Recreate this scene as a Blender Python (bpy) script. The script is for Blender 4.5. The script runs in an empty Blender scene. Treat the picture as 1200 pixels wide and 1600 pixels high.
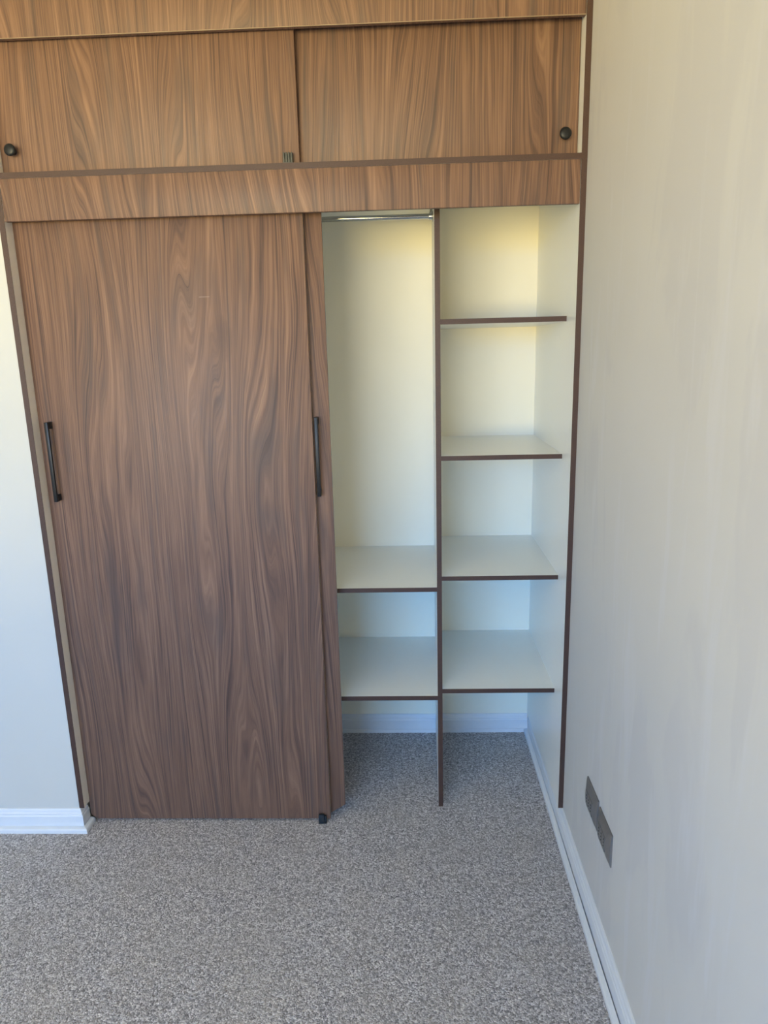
import bpy, bmesh, math, random
import numpy as np
from mathutils import Matrix, Vector

random.seed(7)
scene = bpy.context.scene
COL = scene.collection

# ------------------------------------------------------------------ camera
YAW, PITCH, ROLL, FPX = -0.0383886, -0.2269344, -0.02465, 1099.27
CAM = Vector((-0.08437, -2.10509, 1.6))
cy_, sy_ = math.cos(YAW), math.sin(YAW)
cp_, sp_ = math.cos(PITCH), math.sin(PITCH)
cr_, sr_ = math.cos(ROLL), math.sin(ROLL)
F_ = Vector((sy_*cp_, cy_*cp_, sp_)); R0 = Vector((cy_, -sy_, 0)); U0 = R0.cross(F_)
R_ = R0*cr_ + U0*sr_; U_ = -R0*sr_ + U0*cr_
cd = bpy.data.cameras.new('camera'); cam = bpy.data.objects.new('camera', cd); COL.objects.link(cam)
cd.sensor_fit = 'HORIZONTAL'; cd.sensor_width = 36.0; cd.lens = FPX/1200*36.0
cd.clip_start = 0.02
M_ = Matrix.Identity(4)
for i in range(3):
    M_[i][0] = R_[i]; M_[i][1] = U_[i]; M_[i][2] = -F_[i]; M_[i][3] = CAM[i]
cam.matrix_world = M_
scene.camera = cam

# ------------------------------------------------------------------ world: blue sky over sunlit sandy ground
SKY_ZEN = (0.085, 0.270, 0.64); SKY_HOR = (0.160, 0.455, 1.0); SKY_STR = 20.5
GROUND = (1.0, 0.84, 0.41); GROUND_STR = 24.4
world = bpy.data.worlds.new('world'); scene.world = world
world.use_nodes = True
wn = world.node_tree.nodes; wl = world.node_tree.links; wn.clear()
tc = wn.new('ShaderNodeTexCoord'); sx = wn.new('ShaderNodeSeparateXYZ')
wl.new(tc.outputs['Generated'], sx.inputs[0])
def wmix(fac, a, b):
    m = wn.new('ShaderNodeMix'); m.data_type = 'RGBA'
    if isinstance(fac, float): m.inputs[0].default_value = fac
    else: wl.new(fac, m.inputs[0])
    for k, v in ((6, a), (7, b)):
        if isinstance(v, tuple): m.inputs[k].default_value = (*v, 1)
        else: wl.new(v, m.inputs[k])
    return m.outputs[2]
def wrange(v, a, b):
    m = wn.new('ShaderNodeMapRange'); m.inputs[1].default_value = a; m.inputs[2].default_value = b
    wl.new(v, m.inputs[0]); return m.outputs[0]
def sc3(c, s): return tuple(x*s for x in c)
skyc = wmix(wrange(sx.outputs[2], 0.0, 0.6), sc3(SKY_HOR, SKY_STR), sc3(SKY_ZEN, SKY_STR))
allc = wmix(wrange(sx.outputs[2], -0.03, 0.05), sc3(GROUND, GROUND_STR), skyc)
bg = wn.new('ShaderNodeBackground'); wo = wn.new('ShaderNodeOutputWorld')
wl.new(allc, bg.inputs[0]); wl.new(bg.outputs[0], wo.inputs[0])

# window opening in the wall behind the camera (daylight comes in here; portal only guides sampling)
WX0, WX1, WZ0, WZ1, YREAR = -3.00, -0.35, 0.75, 2.56, -4.9
pl = bpy.data.lights.new('window_portal', 'AREA'); pl.shape = 'RECTANGLE'
pl.size = WX1-WX0; pl.size_y = WZ1-WZ0
pl.cycles.is_portal = True
po = bpy.data.objects.new('window_portal', pl); COL.objects.link(po)
po.location = ((WX0+WX1)/2, YREAR-0.02, (WZ0+WZ1)/2); po.rotation_euler = (math.pi/2, 0, 0)

vs = scene.view_settings
vs.view_transform = 'Standard'; vs.look = 'None'; vs.gamma = 1.0; vs.use_curve_mapping = False
vs.exposure = -0.06

# ------------------------------------------------------------------ dimensions (metres)
XR, XRI = 0.4143, 0.3981          # right wall / inner face of right end panel
XL, XLI = -1.2451, -1.2281        # left niche corner / inner face of left end panel
T = 0.0163
YB = 0.6374                       # back wall of the niche
YD = 0.1185                       # front of divider and shelves
ZB = 0.0793                       # top of baseboard = underside of end panels
ZH = 1.9812                       # underside of lower header
ZM0, ZM1 = 2.0945, 2.1098         # dividing board between lower and upper cabinet
ZT = 2.4433                       # underside of top header
ZCEIL = 2.62
XFL = -3.30                       # far left wall of the room
SK = 0.010                        # divider stands this far out of square at the back
DX2 = -0.800                      # hidden second divider

# ------------------------------------------------------------------ materials
def new_mat(name):
    m = bpy.data.materials.new(name); m.use_nodes = True
    nt = m.node_tree; nt.nodes.clear()
    out = nt.nodes.new('ShaderNodeOutputMaterial'); b = nt.nodes.new('ShaderNodeBsdfPrincipled')
    nt.links.new(b.outputs[0], out.inputs[0])
    return m, nt, b
class G:
    """tiny node-graph helper"""
    def __init__(s, nt): s.nt = nt
    def n(s, t, **k):
        x = s.nt.nodes.new(t)
        for a, v in k.items(): setattr(x, a, v)
        return x
    def put(s, sock, v):
        if isinstance(v, (int, float)): sock.default_value = v
        elif isinstance(v, tuple): sock.default_value = v if len(v) == len(sock.default_value) else (*v, 1)
        else: s.nt.links.new(v, sock)
    def math(s, op, a, b=0.0, c=None):
        x = s.n('ShaderNodeMath', operation=op); s.put(x.inputs[0], a); s.put(x.inputs[1], b)
        if c is not None: s.put(x.inputs[2], c)
        return x.outputs[0]
    def noise(s, vec, scale=1.0, detail=2.0, rough=0.5, dist=0.0, dim='3D', w=None):
        x = s.n('ShaderNodeTexNoise', noise_dimensions=dim)
        if dim == '1D': s.put(x.inputs['W'], w)
        else: s.put(x.inputs['Vector'], vec)
        x.inputs['Scale'].default_value = scale; x.inputs['Detail'].default_value = detail
        x.inputs['Roughness'].default_value = rough; x.inputs['Distortion'].default_value = dist
        return x.outputs[0]
    def comb(s, x, y, z):
        c = s.n('ShaderNodeCombineXYZ')
        for i, v in enumerate((x, y, z)): s.put(c.inputs[i], v)
        return c.outputs[0]
    def mix(s, f, a, b, blend='MIX'):
        m = s.n('ShaderNodeMix', data_type='RGBA', blend_type=blend)
        s.put(m.inputs[0], f); s.put(m.inputs[6], a); s.put(m.inputs[7], b); return m.outputs[2]
    def rng(s, v, a, b, c=0.0, d=1.0):
        m = s.n('ShaderNodeMapRange'); s.put(m.inputs[0], v)
        for i, q in enumerate((a, b, c, d)): m.inputs[i+1].default_value = q
        return m.outputs[0]
    def ramp(s, v, stops):
        r = s.n('ShaderNodeValToRGB'); s.put(r.inputs[0], v); e = r.color_ramp.elements
        while len(e) > 1: e.remove(e[-1])
        e[0].position = stops[0][0]; e[0].color = (*stops[0][1], 1)
        for p, c in stops[1:]:
            q = e.new(p); q.color = (*c, 1)
        return r.outputs[0]
    def bump(s, h, strength, dist, b):
        x = s.n('ShaderNodeBump'); x.inputs['Strength'].default_value = strength
        x.inputs['Distance'].default_value = dist; s.put(x.inputs['Height'], h)
        s.nt.links.new(x.outputs[0], b.inputs['Normal'])
    def xyz(s):
        t = s.n('ShaderNodeTexCoord'); q = s.n('ShaderNodeSeparateXYZ')
        s.nt.links.new(t.outputs['Object'], q.inputs[0]); return q.outputs[0], q.outputs[1], q.outputs[2], t.outputs['Object']

WOOD_DARK, WOOD_MID, WOOD_LIGHT = (0.080, 0.046, 0.036), (0.196, 0.108, 0.071), (0.320, 0.186, 0.114)
def wood(name, ox, oz, lean=0.0, smudge=None, tone=1.0):
    m, nt, b = new_mat(name); g = G(nt); x, y, z, _ = g.xyz()
    # the sheet is a printed flat: x across, z along the grain
    u = g.math('ADD', g.math('ADD', x, ox), g.math('MULTIPLY', z, lean)); v = g.math('ADD', z, oz)
    mul = lambda p, q: g.math('MULTIPLY', p, q)
    yy = mul(y, 3.0)
    big = g.noise(g.comb(mul(u, 3.4), yy, mul(v, 0.50)), 1.0, 1.0, 0.4)
    med = g.noise(g.comb(mul(u, 9.0), yy, mul(v, 0.80)), 1.0, 1.0, 0.4)
    fin = g.noise(g.comb(mul(u, 26.0), yy, mul(v, 5.0)), 1.0, 1.0, 0.4)
    # contour field that the grain follows (gives cathedral arches where it folds)
    h = g.math('ADD', g.math('ADD', mul(u, 9.0), mul(big, 3.5)), g.math('ADD', mul(med, 0.86), mul(fin, 0.07)))
    lines = g.noise(None, 13.0, 5.0, 0.68, dim='1D', w=h)
    pin = g.noise(g.comb(mul(h, 30.0), yy, mul(v, 2.6)), 1.0, 3.0, 0.62)
    streak = g.noise(g.comb(mul(h, 5.5), yy, mul(v, 1.7)), 1.0, 3.0, 0.55)
    fibre = g.noise(g.comb(mul(u, 430.0), mul(y, 100.0), mul(v, 8.0)), 1.0, 2.0, 0.6)
    f = g.math('ADD', g.math('ADD', mul(lines, 0.34), mul(pin, 0.38)), g.math('ADD', mul(streak, 0.22), mul(fibre, 0.14)))
    f = g.rng(f, 0.40, 0.685)
    c = g.ramp(f, [(0.0, WOOD_DARK), (0.25, (0.130, 0.075, 0.056)), (0.52, WOOD_MID), (0.80, (0.262, 0.150, 0.099)), (1.0, WOOD_LIGHT)])
    # cool smoky streaks of finite length
    sm2 = g.noise(g.comb(mul(g.math('ADD', h, 41.0), 3.6), yy, mul(v, 2.1)), 1.0, 3.0, 0.6)
    c = g.mix(g.rng(sm2, 0.53, 0.68, 0.0, 0.62), c, (0.112, 0.078, 0.066))
    # thin dark veins, coming and going along the grain
    vein = g.noise(None, 6.0, 2.0, 0.5, dim='1D', w=g.math('ADD', h, 77.0))
    va = g.math('ABSOLUTE', g.math('SUBTRACT', vein, 0.5))
    c = g.mix(mul(g.rng(va, 0.0, 0.016, 0.75, 0.0), g.rng(streak, 0.40, 0.58, 1.0, 0.0)), c, (0.062, 0.040, 0.036))
    if tone != 1.0: c = g.mix(1.0, c, (tone, tone, tone), 'MULTIPLY')
    if smudge:
        sx_, sz_, rx, rz = smudge
        dx = g.math('DIVIDE', g.math('SUBTRACT', x, sx_), rx); dz = g.math('DIVIDE', g.math('SUBTRACT', z, sz_), rz)
        d = g.math('ADD', g.math('MULTIPLY', dx, dx), g.math('MULTIPLY', dz, dz))
        wob = g.noise(g.comb(g.math('MULTIPLY', x, 40.0), 0.0, g.math('MULTIPLY', z, 18.0)), 1.0, 3.0, 0.6)
        d = g.math('ADD', d, g.math('MULTIPLY', wob, 1.2))
        c = g.mix(g.rng(d, 0.6, 1.5, 0.6, 0.0), c, (0.100, 0.056, 0.042))
        # a fine pale scratch above the smudge
        zz = g.math('ABSOLUTE', g.math('SUBTRACT', z, 1.7638)); xx = g.math('ABSOLUTE', g.math('SUBTRACT', x, -0.6814))
        c = g.mix(mul(g.rng(zz, 0.0004, 0.0014, 0.45, 0.0), g.rng(xx, 0.013, 0.018, 1.0, 0.0)), c, (0.48, 0.38, 0.32))
    g.put(b.inputs['Base Color'], c)
    g.put(b.inputs['Roughness'], g.rng(fibre, 0.3, 0.7, 0.42, 0.56))
    b.inputs['Specular IOR Level'].default_value = 0.35
    g.bump(g.math('ADD', fibre, g.math('MULTIPLY', pin, 0.5)), 0.12, 0.0006, b)
    return m

def plain(name, col, rough=0.5, spec=0.4, metal=0.0, grain=0.0, scale=60.0, bump=0.0):
    m, nt, b = new_mat(name); g = G(nt); x, y, z, o = g.xyz()
    n = g.noise(o, scale, 3.0, 0.55)
    lo = tuple(v*(1-grain) for v in col); hi = tuple(min(1, v*(1+grain)) for v in col)
    g.put(b.inputs['Base Color'], g.mix(g.rng(n, 0.3, 0.7), lo, hi))
    b.inputs['Roughness'].default_value = rough; b.inputs['Metallic'].default_value = metal
    b.inputs['Specular IOR Level'].default_value = spec
    if bump: g.bump(n, bump, 0.001, b)
    return m

def paint(name, col, patch=False):
    m, nt, b = new_mat(name); g = G(nt); x, y, z, o = g.xyz()
    fine = g.noise(o, 160.0, 3.0, 0.6); soft = g.noise(o, 2.3, 3.0, 0.55)
    c = g.mix(g.rng(soft, 0.35, 0.65), tuple(v*0.985 for v in col), tuple(min(1, v*1.015) for v in col))
    if patch:   # vertical touch-up roller marks of a slightly different paint
        sv = g.comb(g.math('MULTIPLY', y, 5.0), g.math('MULTIPLY', x, 1.0), g.math('MULTIPLY', z, 1.5))
        s1 = g.noise(sv, 1.0, 4.0, 0.55, 0.7)
        s2 = g.noise(g.comb(g.math('MULTIPLY', y, 13.0), 4.0, g.math('MULTIPLY', z, 1.6)), 1.0, 3.0, 0.6, 0.5)
        c = g.mix(g.rng(s1, 0.52, 0.58, 0.0, 0.55), c, (col[0]*0.92, col[1]*0.92, col[2]*0.95))
        c = g.mix(g.rng(s2, 0.56, 0.66, 0.0, 0.5), c, (min(1, col[0]*1.05), min(1, col[1]*1.06), min(1, col[2]*1.12)))
    g.put(b.inputs['Base Color'], c); b.inputs['Roughness'].default_value = 0.55
    b.inputs['Specular IOR Level'].default_value = 0.25
    g.bump(fine, 0.15, 0.0006, b)
    return m

def carpet_mat():
    m, nt, b = new_mat('carpet'); g = G(nt); x, y, z, o = g.xyz()
    v = g.n('ShaderNodeTexVoronoi', feature='F1'); nt.links.new(o, v.inputs['Vector']); v.inputs['Scale'].default_value = 235.0
    cs = g.n('ShaderNodeSeparateColor'); nt.links.new(v.outputs['Color'], cs.inputs[0])
    n1 = g.noise(o, 330.0, 3.0, 0.65); n2 = g.noise(o, 95.0, 3.0, 0.6); n3 = g.noise(o, 5.0, 3.0, 0.55)
    f = g.math('ADD', g.math('ADD', g.math('MULTIPLY', cs.outputs[0], 0.42), g.math('MULTIPLY', n1, 0.75)), g.math('MULTIPLY', n2, 0.5))
    f = g.rng(f, 0.56, 1.10)
    c = g.ramp(f, [(0.0, (0.16, 0.147, 0.150)), (0.35, (0.37, 0.342, 0.342)), (0.65, (0.56, 0.525, 0.522)), (1.0, (0.90, 0.86, 0.85))])
    c = g.mix(g.rng(n3, 0.4, 0.7, 0.0, 0.25), c, (0.44, 0.395, 0.34))
    g.put(b.inputs['Base Color'], c); b.inputs['Roughness'].default_value = 0.95
    b.inputs['Specular IOR Level'].default_value = 0.1
    b.inputs['Sheen Weight'].default_value = 0.15
    g.bump(g.math('ADD', g.math('MULTIPLY', v.outputs['Distance'], -1.0), n1), 0.9, 0.004, b)
    return m

CREAM = (0.625, 0.612, 0.565)
M = dict(
    niche=paint('brightened_niche_paint', (0.935, 0.88, 0.725)),  # lifted above the room-wall colour to brighten the niche; light painted in
    wall=paint('cream_wall_paint', CREAM), wall_patch=paint('patched_wall_paint', (0.665, 0.643, 0.605), True),
    ceil=plain('ceiling_paint', (0.80, 0.79, 0.75), 0.8, 0.1, grain=0.01),
    trim=plain('white_gloss_trim', (0.73, 0.755, 0.785), 0.35, 0.45, grain=0.01, scale=25),
    white=plain('white_melamine', (0.89, 0.885, 0.83), 0.30, 0.5, grain=0.008, scale=200),
    strip=plain('greige_melamine', (0.86, 0.80, 0.71), 0.45, 0.35, grain=0.01, scale=200),
    edge=plain('dark_edge_band', (0.072, 0.038, 0.028), 0.45, 0.35, grain=0.12, scale=300),
    edge_light=plain('pale_edge_line', (0.34, 0.25, 0.17), 0.5, 0.3, grain=0.1, scale=300),
    black=plain('black_metal', (0.010, 0.010, 0.011), 0.40, 0.35, grain=0.1),
    plastic=plain('black_plastic', (0.022, 0.026, 0.030), 0.5, 0.4, grain=0.1),
    grey_plastic=plain('grey_ridged_plastic', (0.085, 0.085, 0.075), 0.5, 0.4, grain=0.1),
    chrome=plain('chrome', (0.50, 0.50, 0.48), 0.10, 0.5, metal=1.0),
    plate=plain('grey_brown_plate', (0.165, 0.148, 0.135), 0.30, 0.5, grain=0.05),
    module=plain('dark_socket_module', (0.155, 0.140, 0.128), 0.32, 0.5, grain=0.05),
    hole=plain('socket_hole', (0.006, 0.006, 0.006), 0.7, 0.1),
    alu=plain('window_aluminium', (0.75, 0.75, 0.75), 0.4, 0.5, grain=0.02),
    carpet=carpet_mat(),
    wood_a=wood('walnut_laminate_front_door', 0.0, 0.0, -0.012, smudge=(-0.635, 1.645, 0.032, 0.075)),
    wood_b=wood('walnut_laminate_rear_door', 5.7, 2.1, 0.02),
    wood_c=wood('walnut_laminate_header', 2.63, 7.4),
    wood_d=wood('walnut_laminate_upper_door', 9.15, 4.2, 0.01),
    wood_e=wood('walnut_laminate_upper_rear_door', 13.3, 1.7, -0.01, tone=0.93),
    wood_f=wood('walnut_laminate_top_header', 17.9, 11.3),
)

# ------------------------------------------------------------------ mesh helpers
def add_box(bm, x0, x1, y0, y1, z0, z1, bev=0.0):
    vs_ = [bm.verts.new((x, y, z)) for x in (x0, x1) for y in (y0, y1) for z in (z0, z1)]
    q = lambda a, b, c, d: bm.faces.new([vs_[i] for i in (a, b, c, d)])
    fs = [q(0, 1, 3, 2), q(4, 6, 7, 5), q(0, 4, 5, 1), q(2, 3, 7, 6), q(0, 2, 6, 4), q(1, 5, 7, 3)]
    if bev:
        es = list({e for f in fs for e in f.edges})
        bmesh.ops.bevel(bm, geom=es, offset=bev, segments=2, affect='EDGES', profile=0.5)
def add_prism(bm, pts, axis, a0, a1, bev=0.0):
    """extrude polygon pts (two other axes in order) along axis"""
    def mk(p, a):
        c = [p[0], p[1]]; c.insert(axis, a); return bm.verts.new(c)
    A = [mk(p, a0) for p in pts]; B = [mk(p, a1) for p in pts]
    n = len(pts)
    fs = [bm.faces.new(A), bm.faces.new(B[::-1])]
    for i in range(n): fs.append(bm.faces.new((A[i], B[i], B[(i+1) % n], A[(i+1) % n])))
    bmesh.ops.recalc_face_normals(bm, faces=fs)
    if bev:
        es = list({e for f in fs for e in f.edges})
        bmesh.ops.bevel(bm, geom=es, offset=bev, segments=2, affect='EDGES', profile=0.5)
def add_lathe(bm, prof, origin, axis, seg=32):
    """prof: list of (distance along axis, radius); axis: unit Vector"""
    ax = Vector(axis).normalized(); a = ax.orthogonal().normalized(); b_ = ax.cross(a); o = Vector(origin)
    rings = []
    for d, r in prof:
        if r < 1e-6: rings.append([bm.verts.new(o+ax*d)])
        else: rings.append([bm.verts.new(o+ax*d+(a*math.cos(t)+b_*math.sin(t))*r) for t in [2*math.pi*k/seg for k in range(seg)]])
    fs = []
    for p, q in zip(rings, rings[1:]):
        for k in range(seg):
            k2 = (k+1) % seg
            if len(p) == 1 and len(q) == 1: continue
            if len(p) == 1: fs.append(bm.faces.new((p[0], q[k], q[k2])))
            elif len(q) == 1: fs.append(bm.faces.new((p[k], q[0], p[k2])))
            else: fs.append(bm.faces.new((p[k], q[k], q[k2], p[k2])))
    bmesh.ops.recalc_face_normals(bm, faces=fs)
def obj(name, bm, mat, parent=None, smooth=None):
    me = bpy.data.meshes.new(name); bmesh.ops.recalc_face_normals(bm, faces=bm.faces[:]); bm.to_mesh(me); bm.free()
    me.materials.append(M[mat] if isinstance(mat, str) else mat)
    o = bpy.data.objects.new(name, me); COL.objects.link(o)
    if smooth is not None:
        for p in me.polygons: p.use_smooth = True
        try: me.set_sharp_from_angle(angle=math.radians(smooth))
        except Exception: pass
    if parent is not None:
        o.parent = parent
        # meshes are written in world coordinates: cancel the parents' offset
        off = Vector((0, 0, 0)); p = parent
        while p is not None: off += p.location; p = p.parent
        o.location = -off
    return o
def box(name, mat, x0, x1, y0, y1, z0, z1, parent=None, bev=0.0):
    bm = bmesh.new(); add_box(bm, x0, x1, y0, y1, z0, z1, bev)
    return obj(name, bm, mat, parent, 40 if bev else None)
def thing(name, label, cat, loc, group=None):
    o = bpy.data.objects.new(name, None); COL.objects.link(o); o.location = loc
    o['label'] = label; o['category'] = cat
    if group: o['group'] = group
    return o
def struct(o, label, cat):
    o['kind'] = 'structure'; o['label'] = label; o['category'] = cat; return o

# ------------------------------------------------------------------ room shell
struct(box('floor', 'carpet', XFL-0.1, XR+0.1, YREAR-0.15, YB+0.1, -0.06, 0.0), 'speckled grey-beige carpet covering the whole floor', 'carpet')
struct(box('ceiling', 'ceil', XFL-0.1, XR+0.1, YREAR-0.15, YB+0.1, ZCEIL, ZCEIL+0.08), 'white painted ceiling above the room', 'ceiling')
struct(box('wall_right', 'wall_patch', XR, XR+0.1, YREAR-0.15, YB+0.1, 0.0, ZCEIL), 'cream wall with patchy touch-up marks right of the wardrobe', 'wall')
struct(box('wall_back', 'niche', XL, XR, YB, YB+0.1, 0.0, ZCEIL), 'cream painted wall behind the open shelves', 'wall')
struct(box('wall_left', 'wall', XFL, XL, 0.002, YB+0.1, 0.0, ZCEIL), 'pale wall stub left of the wardrobe', 'wall')
struct(box('wall_side', 'wall', XFL-0.1, XFL, YREAR-0.15, YB+0.1, 0.0, ZCEIL), 'cream side wall of the room, left of the window', 'wall')
bm = bmesh.new()
add_box(bm, XFL, WX0, YREAR-0.15, YREAR, 0, ZCEIL); add_box(bm, WX1, XR, YREAR-0.15, YREAR, 0, ZCEIL)
add_box(bm, WX0, WX1, YREAR-0.15, YREAR, 0, WZ0); add_box(bm, WX0, WX1, YREAR-0.15, YREAR, WZ1, ZCEIL)
struct(obj('wall_rear', bm, 'wall'), 'cream wall with the window, facing the wardrobe', 'wall')
bm = bmesh.new(); yw0, yw1 = YREAR-0.11, YREAR-0.06
add_box(bm, WX0, WX1, yw0, yw1, WZ0, WZ0+0.04); add_box(bm, WX0, WX1, yw0, yw1, WZ1-0.04, WZ1)
add_box(bm, WX0, WX0+0.04, yw0, yw1, WZ0+0.04, WZ1-0.04); add_box(bm, WX1-0.04, WX1, yw0, yw1, WZ0+0.04, WZ1-0.04)
xm = (WX0+WX1)/2; add_box(bm, xm-0.025, xm+0.025, yw0, yw1, WZ0+0.04, WZ1-0.04)
struct(obj('window_1', bm, 'alu'), 'aluminium framed window facing the wardrobe', 'window')

# baseboards: stepped profile (distance from wall, height) with a separate foot strip
BB = [(0, 0), (0.0155, 0), (0.0150, 0.054), (0.0128, 0.0575), (0.0122, 0.0585), (0.0120, 0.0625), (0.0085, 0.067), (0.0065, 0.0745), (0.0040, 0.0785), (0, 0.0785)]
FOOT = [(0.0160, 0), (0.031, 0), (0.0305, 0.0105), (0.0275, 0.0145), (0.0165, 0.0165)]
# right wall, runs from the room into the niche
bm = bmesh.new(); add_prism(bm, [(XR-d, z) for d, z in BB], 1, YREAR, YB-0.0005)
bbr = struct(obj('baseboard_right', bm, 'trim', None), 'white baseboard with a foot strip along the right wall', 'baseboard')
bm = bmesh.new()
seg = 60; ys = [YREAR+0.001+(YB-0.002-YREAR)*k/seg for k in range(seg+1)]; rings = []
for yv in ys:   # the strip stands off the board a little in the room, closing up inside the niche
    gap = 0.0022*max(0.0, min(1.0, (0.07-yv)/0.25)) + 0.0005*math.sin(yv*9.0)*max(0.0, min(1.0, (0.07-yv)/0.25))
    rings.append([bm.verts.new((XR-d-gap, yv, z)) for d, z in FOOT])
for a, b_ in zip(rings, rings[1:]):
    for i in range(len(FOOT)):
        j = (i+1) % len(FOOT); bm.faces.new((a[i], b_[i], b_[j], a[j]))
bm.faces.new(rings[0]); bm.faces.new(rings[-1][::-1])
obj('foot_strip', bm, 'trim', bbr)
# back wall of the niche
bm = bmesh.new(); add_prism(bm, [(YB-d, z) for d, z in BB], 0, XL+0.017, XR-0.0162)
bbb = struct(obj('baseboard_back', bm, 'trim'), 'white baseboard along the back wall under the shelves', 'baseboard')
bm = bmesh.new(); add_prism(bm, [(YB-d, z) for d, z in [(0.0155, 0), (0.0205, 0), (0.020, 0.013), (0.0165, 0.016)]], 0, XL+0.034, XR-0.0318)
obj('foot_strip', bm, 'trim', bbb)
# left stub: front run mitred round the corner into the niche
def mitred(bm, prof, x_far, y_end, ycorner, xcorner):
    A, B, C = [], [], []
    for d, z in prof:
        A.append(bm.verts.new((x_far, ycorner-d, z))); B.append(bm.verts.new((xcorner+d, ycorner-d, z))); C.append(bm.verts.new((xcorner+d, y_end, z)))
    n = len(prof)
    for P, Q in ((A, B), (B, C)):
        for i in range(n):
            j = (i+1) % n; bm.faces.new((P[i], Q[i], Q[j], P[j]))
    bm.faces.new(A); bm.faces.new(C[::-1])
bm = bmesh.new(); mitred(bm, BB, XFL, 0.0375, 0.002, XL)
bbl = struct(obj('baseboard_left', bm, 'trim'), 'white baseboard wrapping the corner of the left wall stub', 'baseboard')
bm = bmesh.new(); mitred(bm, [(0.0155, 0), (0.032, 0), (0.0315, 0.0115), (0.0285, 0.0155), (0.0158, 0.0185)], XFL, 0.0375, 0.002, XL)
obj('foot_strip', bm, 'trim', bbl)
# runs behind the camera
bm = bmesh.new(); add_prism(bm, [(XFL+d, z) for d, z in BB], 1, YREAR, -0.04)
struct(obj('baseboard_side', bm, 'trim'), 'white baseboard along the far side wall', 'baseboard')
bm = bmesh.new(); add_prism(bm, [(YREAR+d, z) for d, z in BB], 0, XFL+0.03, XR-0.04)
struct(obj('baseboard_rear', bm, 'trim'), 'white baseboard below the window', 'baseboard')

# ------------------------------------------------------------------ lower wardrobe
EB = 0.0012   # edge banding thickness
wd = thing('wardrobe', 'walnut laminate built-in wardrobe with sliding doors and open white shelves at right', 'wardrobe', ((XL+XR)/2, 0.3, 0))
def board(name, x0, x1, y0, y1, z0, z1, parent, mat='white', band=True):
    p = box(name, mat, x0, x1, y0+(EB if band else 0), y1, z0, z1, parent)
    if band:
        e = box('edge_band', 'edge', x0, x1, y0, y0+EB, z0, z1, p); e['label'] = 'dark brown front edge'
    return p
def plan_board(name, pts, z0, z1, parent):
    """pts: front-left, front-right, back-right, back-left (x, y); dark band on the front edge"""
    (fl, fr, br, bl) = pts
    cut = lambda a, b: (a[0]+(b[0]-a[0])*EB/(b[1]-a[1]), a[1]+EB)
    fl2, fr2 = cut(fl, bl), cut(fr, br)
    bm = bmesh.new(); add_prism(bm, [fl2, fr2, br, bl], 2, z0, z1); p = obj(name, bm, 'white', parent)
    bm = bmesh.new(); add_prism(bm, [fl, fr, fr2, fl2], 2, z0, z1); e = obj('edge_band', bm, 'edge', p); e['label'] = 'dark brown front edge'
    return p
YE = YB-0.0005
sk = lambda y: SK*(y-YD)/(YE-YD)
board('end_panel', XRI, XR-0.0003, 0.0, YB-0.0005, ZB, ZM0, wd)
pL = board('end_panel', XL+0.0003, XLI, 0.0, YB-0.0005, ZB, ZM0, wd, 'strip')
yk = YB-0.021
plan_board('divider', [(0.0, YD), (T, YD), (T+sk(yk), yk), (sk(yk), yk)], 0.0, ZM0-0.0002, wd)
board('divider', DX2-T, DX2, YD, YB-0.021, 0.0, ZM0-0.0002, wd)
for zt_, zb_ in ((1.6855, 1.6700), (1.2649, 1.2500), (0.8633, 0.8485), (0.4575, 0.4420)):
    plan_board('shelf', [(T, YD+0.001), (XRI, YD+0.001), (XRI, YE), (T+sk(YE), YE)], zb_, zt_, wd)
for zt_, zb_ in ((0.8255, 0.8105), (0.4316, 0.4160)):
    plan_board('shelf', [(DX2, YD+0.001), (0.0, YD+0.001), (sk(YE), YE), (DX2, YE)], zb_, zt_, wd)
bx_ = box('top_panel', 'white', DX2, 0.0, 0.13, YB-0.0005, 2.066, ZM0-0.0002, wd)
hd = box('header', 'wood_c', XLI+0.0004, XRI-0.0006, 0.002, 0.018, ZH, ZM0, wd, 0.0008)
# hanging rail
bm = bmesh.new(); RY, RZ = 0.36, 2.0215
add_lathe(bm, [(0, 0.0), (0, 0.0085), (-DX2+0.003, 0.0085), (-DX2+0.003, 0.0)], (DX2+0.0005, RY, RZ), (1, 0, 0), 28)
rail = obj('hanging_rail', bm, 'chrome', wd, 40); rail['label'] = 'chrome hanging rail'
for xa, s in ((sk(RY)-0.0002, -1), (DX2+0.0002, 1)):
    bm = bmesh.new(); add_lathe(bm, [(0, 0), (0, 0.017), (0.002, 0.017), (0.003, 0.0125), (0.012, 0.0115), (0.012, 0.0086)], (xa, RY, RZ), (s, 0, 0), 28)
    obj('rail_flange', bm, 'chrome', rail, 40)

def bar_handle(parent, xc, yface, z0, z1, w=0.0115, stand=0.030):
    bm = bmesh.new()
    add_box(bm, xc-w/2, xc+w/2, yface-stand, yface-stand+0.0095, z0, z1, 0.0018)
    h = obj('handle', bm, 'black', parent, 40); h['label'] = 'black bar handle'
    for za, zb2 in ((z0+0.0006, z0+0.0216), (z1-0.0216, z1-0.0006)):
        bm = bmesh.new(); add_box(bm, xc-w/2+0.0006, xc+w/2-0.0006, yface-stand+0.0085, yface-0.0001, za, zb2, 0.0012)
        obj('handle_foot', bm, 'black', h, 40)
    return h
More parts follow.
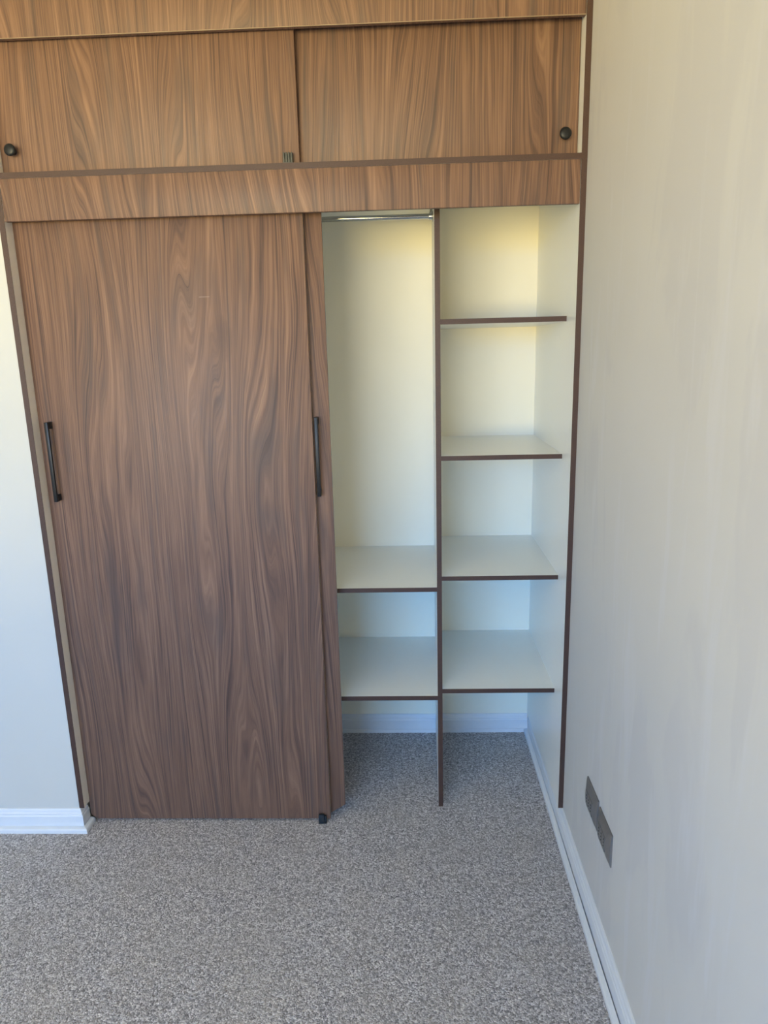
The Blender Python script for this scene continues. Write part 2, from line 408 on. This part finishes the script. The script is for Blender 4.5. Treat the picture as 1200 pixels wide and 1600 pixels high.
# front sliding door: lower left corner clipped to clear the baseboard
DT = 0.016
FY = 0.0395; FXR = -0.3795; FZ0 = 0.009; FZ1 = 2.045; FXL = XLI+0.0005
bm = bmesh.new()
add_prism(bm, [(FXL, FZ0+0.019), (FXL+0.0205, FZ0), (FXR, FZ0), (FXR, FZ1), (FXL, FZ1)], 1, FY, FY+DT-0.002, 0.0007)
fd = obj('sliding_door', bm, 'wood_a', wd, 40); fd['label'] = 'front walnut sliding door'
bm = bmesh.new(); add_prism(bm, [(FXL, FZ0+0.019), (FXL+0.0205, FZ0), (FXR, FZ0), (FXR, FZ1), (FXL, FZ1)], 1, FY+DT-0.002, FY+DT)
obj('door_backing', bm, 'white', fd)
bar_handle(fd, -1.1915, FY, 1.159, 1.408)
# rear sliding door, mostly hidden behind the front one, lower right corner clipped
RYF = 0.0655; RXR = -0.3290; RXL = -1.17
rp = [(RXL, FZ0), (RXR-0.062, FZ0-0.003), (RXR, 0.046), (RXR, FZ1), (RXL, FZ1)]
bm = bmesh.new(); add_prism(bm, rp, 1, RYF, RYF+DT-0.003, 0.0007)
rd = obj('sliding_door', bm, 'wood_b', wd, 40); rd['label'] = 'rear walnut sliding door'
bm = bmesh.new(); add_prism(bm, rp, 1, RYF+DT-0.003, RYF+DT)
obj('door_backing', bm, 'white', rd)
bar_handle(rd, -0.3675, RYF, 1.157, 1.404, 0.0115, 0.030)
# black floor guide in front of the door edge
bm = bmesh.new()
add_box(bm, -0.4195, -0.3915, 0.021, 0.0385, 0.0, 0.005, 0.0008)
add_box(bm, -0.4190, -0.4000, 0.0225, 0.0335, 0.004, 0.0335, 0.0012)
add_box(bm, -0.4000, -0.3920, 0.0260, 0.0370, 0.004, 0.0260, 0.0012)
gd = obj('floor_guide', bm, 'plastic', wd, 40); gd['label'] = 'black plastic door guide'

# ------------------------------------------------------------------ overhead cabinet
oc = thing('overhead_cabinet', 'walnut laminate overhead cabinet with two sliding doors above the wardrobe', 'cabinet', ((XL+XR)/2, 0.3, ZM0))
b0 = box('base_board', 'white', XL+0.0003, XR-0.0003, EB, YB-0.0005, ZM0, ZM1, oc)
e = box('edge_band', 'edge', XL+0.0003, XR-0.0003, -0.0005, EB, ZM0, ZM1, b0); e['label'] = 'dark brown front edge'
board('end_panel', XRI, XR-0.0003, 0.0, YB-0.0005, ZM1, ZCEIL-0.001, oc)
board('end_panel', XL+0.0003, XLI, 0.0, YB-0.0005, ZM1, ZCEIL-0.001, oc, 'strip')
th = box('top_header', 'wood_f', XLI+0.0004, XRI-0.0006, 0.002, 0.018, ZT, ZCEIL-0.001, oc, 0.0006)
box('pale_edge', 'edge_light', XLI+0.0004, XRI-0.0006, 0.0008, 0.0045, ZT-0.0006, ZT+0.0010, th)
def upper_door(mat, x0, x1, y, label):
    d = box('sliding_door', mat, x0, x1, y, y+DT, ZM1+0.002, ZT+0.05, oc, 0.0007); d['label'] = label; return d
du = upper_door('wood_d', XLI+0.0006, -0.3792, 0.029, 'front upper sliding door')
dr = upper_door('wood_e', -0.45, XRI-0.0008, 0.0515, 'rear upper sliding door')
def knob(parent, x, z, yface):
    bm = bmesh.new()
    add_lathe(bm, [(0, 0), (0, 0.0085), (0.003, 0.0085), (0.006, 0.0062), (0.0125, 0.0066), (0.0155, 0.0128), (0.0185, 0.0158),
                   (0.0215, 0.0164), (0.0240, 0.0150), (0.0258, 0.0105), (0.0266, 0.0052), (0.0268, 0)], (x, yface, z), (0, -1, 0), 36)
    k = obj('knob', bm, 'black', parent, 50); k['label'] = 'round black knob'
knob(du, -1.1895, 2.170, 0.029)
knob(dr, 0.3590, 2.1675, 0.0515)
bm = bmesh.new(); gx0, gx1 = -0.4235, -0.3945
add_box(bm, gx0, gx1, 0.0070, 0.0280, ZM1, ZM1+0.004, 0.0006)
add_box(bm, gx0+0.001, gx1-0.001, 0.0160, 0.0275, ZM1+0.003, ZM1+0.0295, 0.001)
for k in range(4):
    xa = gx0+0.0012+k*0.0073
    add_box(bm, xa, xa+0.0042, 0.0105, 0.0170, ZM1+0.003, ZM1+0.0300, 0.0008)
g_ = obj('door_guide', bm, 'grey_plastic', oc, 40); g_['label'] = 'grey ridged door guide'

# ------------------------------------------------------------------ wall sockets: bowed grey-brown plates, three modules each
def socket(yc, zc, label):
    W, H, D = 0.118, 0.092, 0.0130
    t = thing('wall_socket', label, 'socket', (XR, yc, zc), 'grey sockets on the right wall')
    bm = bmesh.new(); nu, nv = 28, 20; top = []
    def dep(u, v):
        e = min(1.0, (1-abs(u))/0.36); e = e*e*(3-2*e) if e < 1 else 1.0
        c = math.sqrt(max(0.0, 1-0.80*v*v))
        return 0.0035 + (D-0.0035)*(0.30+0.70*e)*(c-0.447)/(1-0.447)
    for i in range(nu+1):
        u = -1+2*i/nu; row = []
        for j in range(nv+1):
            v = -1+2*j/nv; row.append(bm.verts.new((XR-dep(u, v), yc+u*W/2, zc+v*H/2)))
        top.append(row)
    for i in range(nu):
        for j in range(nv): bm.faces.new((top[i][j], top[i+1][j], top[i+1][j+1], top[i][j+1]))
    rim = [top[i][0] for i in range(nu+1)] + [top[nu][j] for j in range(1, nv+1)] + [top[i][nv] for i in range(nu-1, -1, -1)] + [top[0][j] for j in range(nv-1, 0, -1)]
    low = [bm.verts.new((XR-0.0002, w.co.y, w.co.z)) for w in rim]
    for k in range(len(rim)):
        k2 = (k+1) % len(rim); bm.faces.new((rim[k], rim[k2], low[k2], low[k]))
    bm.faces.new(low)
    obj('cover_plate', bm, 'plate', t, 35)
    for k in (-1, 0, 1):
        ym = yc+k*0.0225
        bm = bmesh.new(); add_box(bm, XR-D-0.0004, XR-D+0.004, ym-0.0107, ym+0.0107, zc-0.021, zc+0.021, 0.001)
        mo = obj('socket_module', bm, 'module', t, 40)
        for dz in (-0.0095, 0.0, 0.0095):
            bm = bmesh.new(); add_lathe(bm, [(0, 0), (0, 0.0023), (0.0004, 0.0023), (0.0004, 0)], (XR-D-0.0003, ym, zc+dz), (-1, 0, 0), 14)
            obj('pin_hole', bm, 'hole', mo)
    return t
socket(-0.3520, 0.3490, 'grey-brown wall socket nearer the wardrobe, above the baseboard')
socket(-0.4830, 0.3430, 'grey-brown wall socket farther from the wardrobe, lower in the photo')
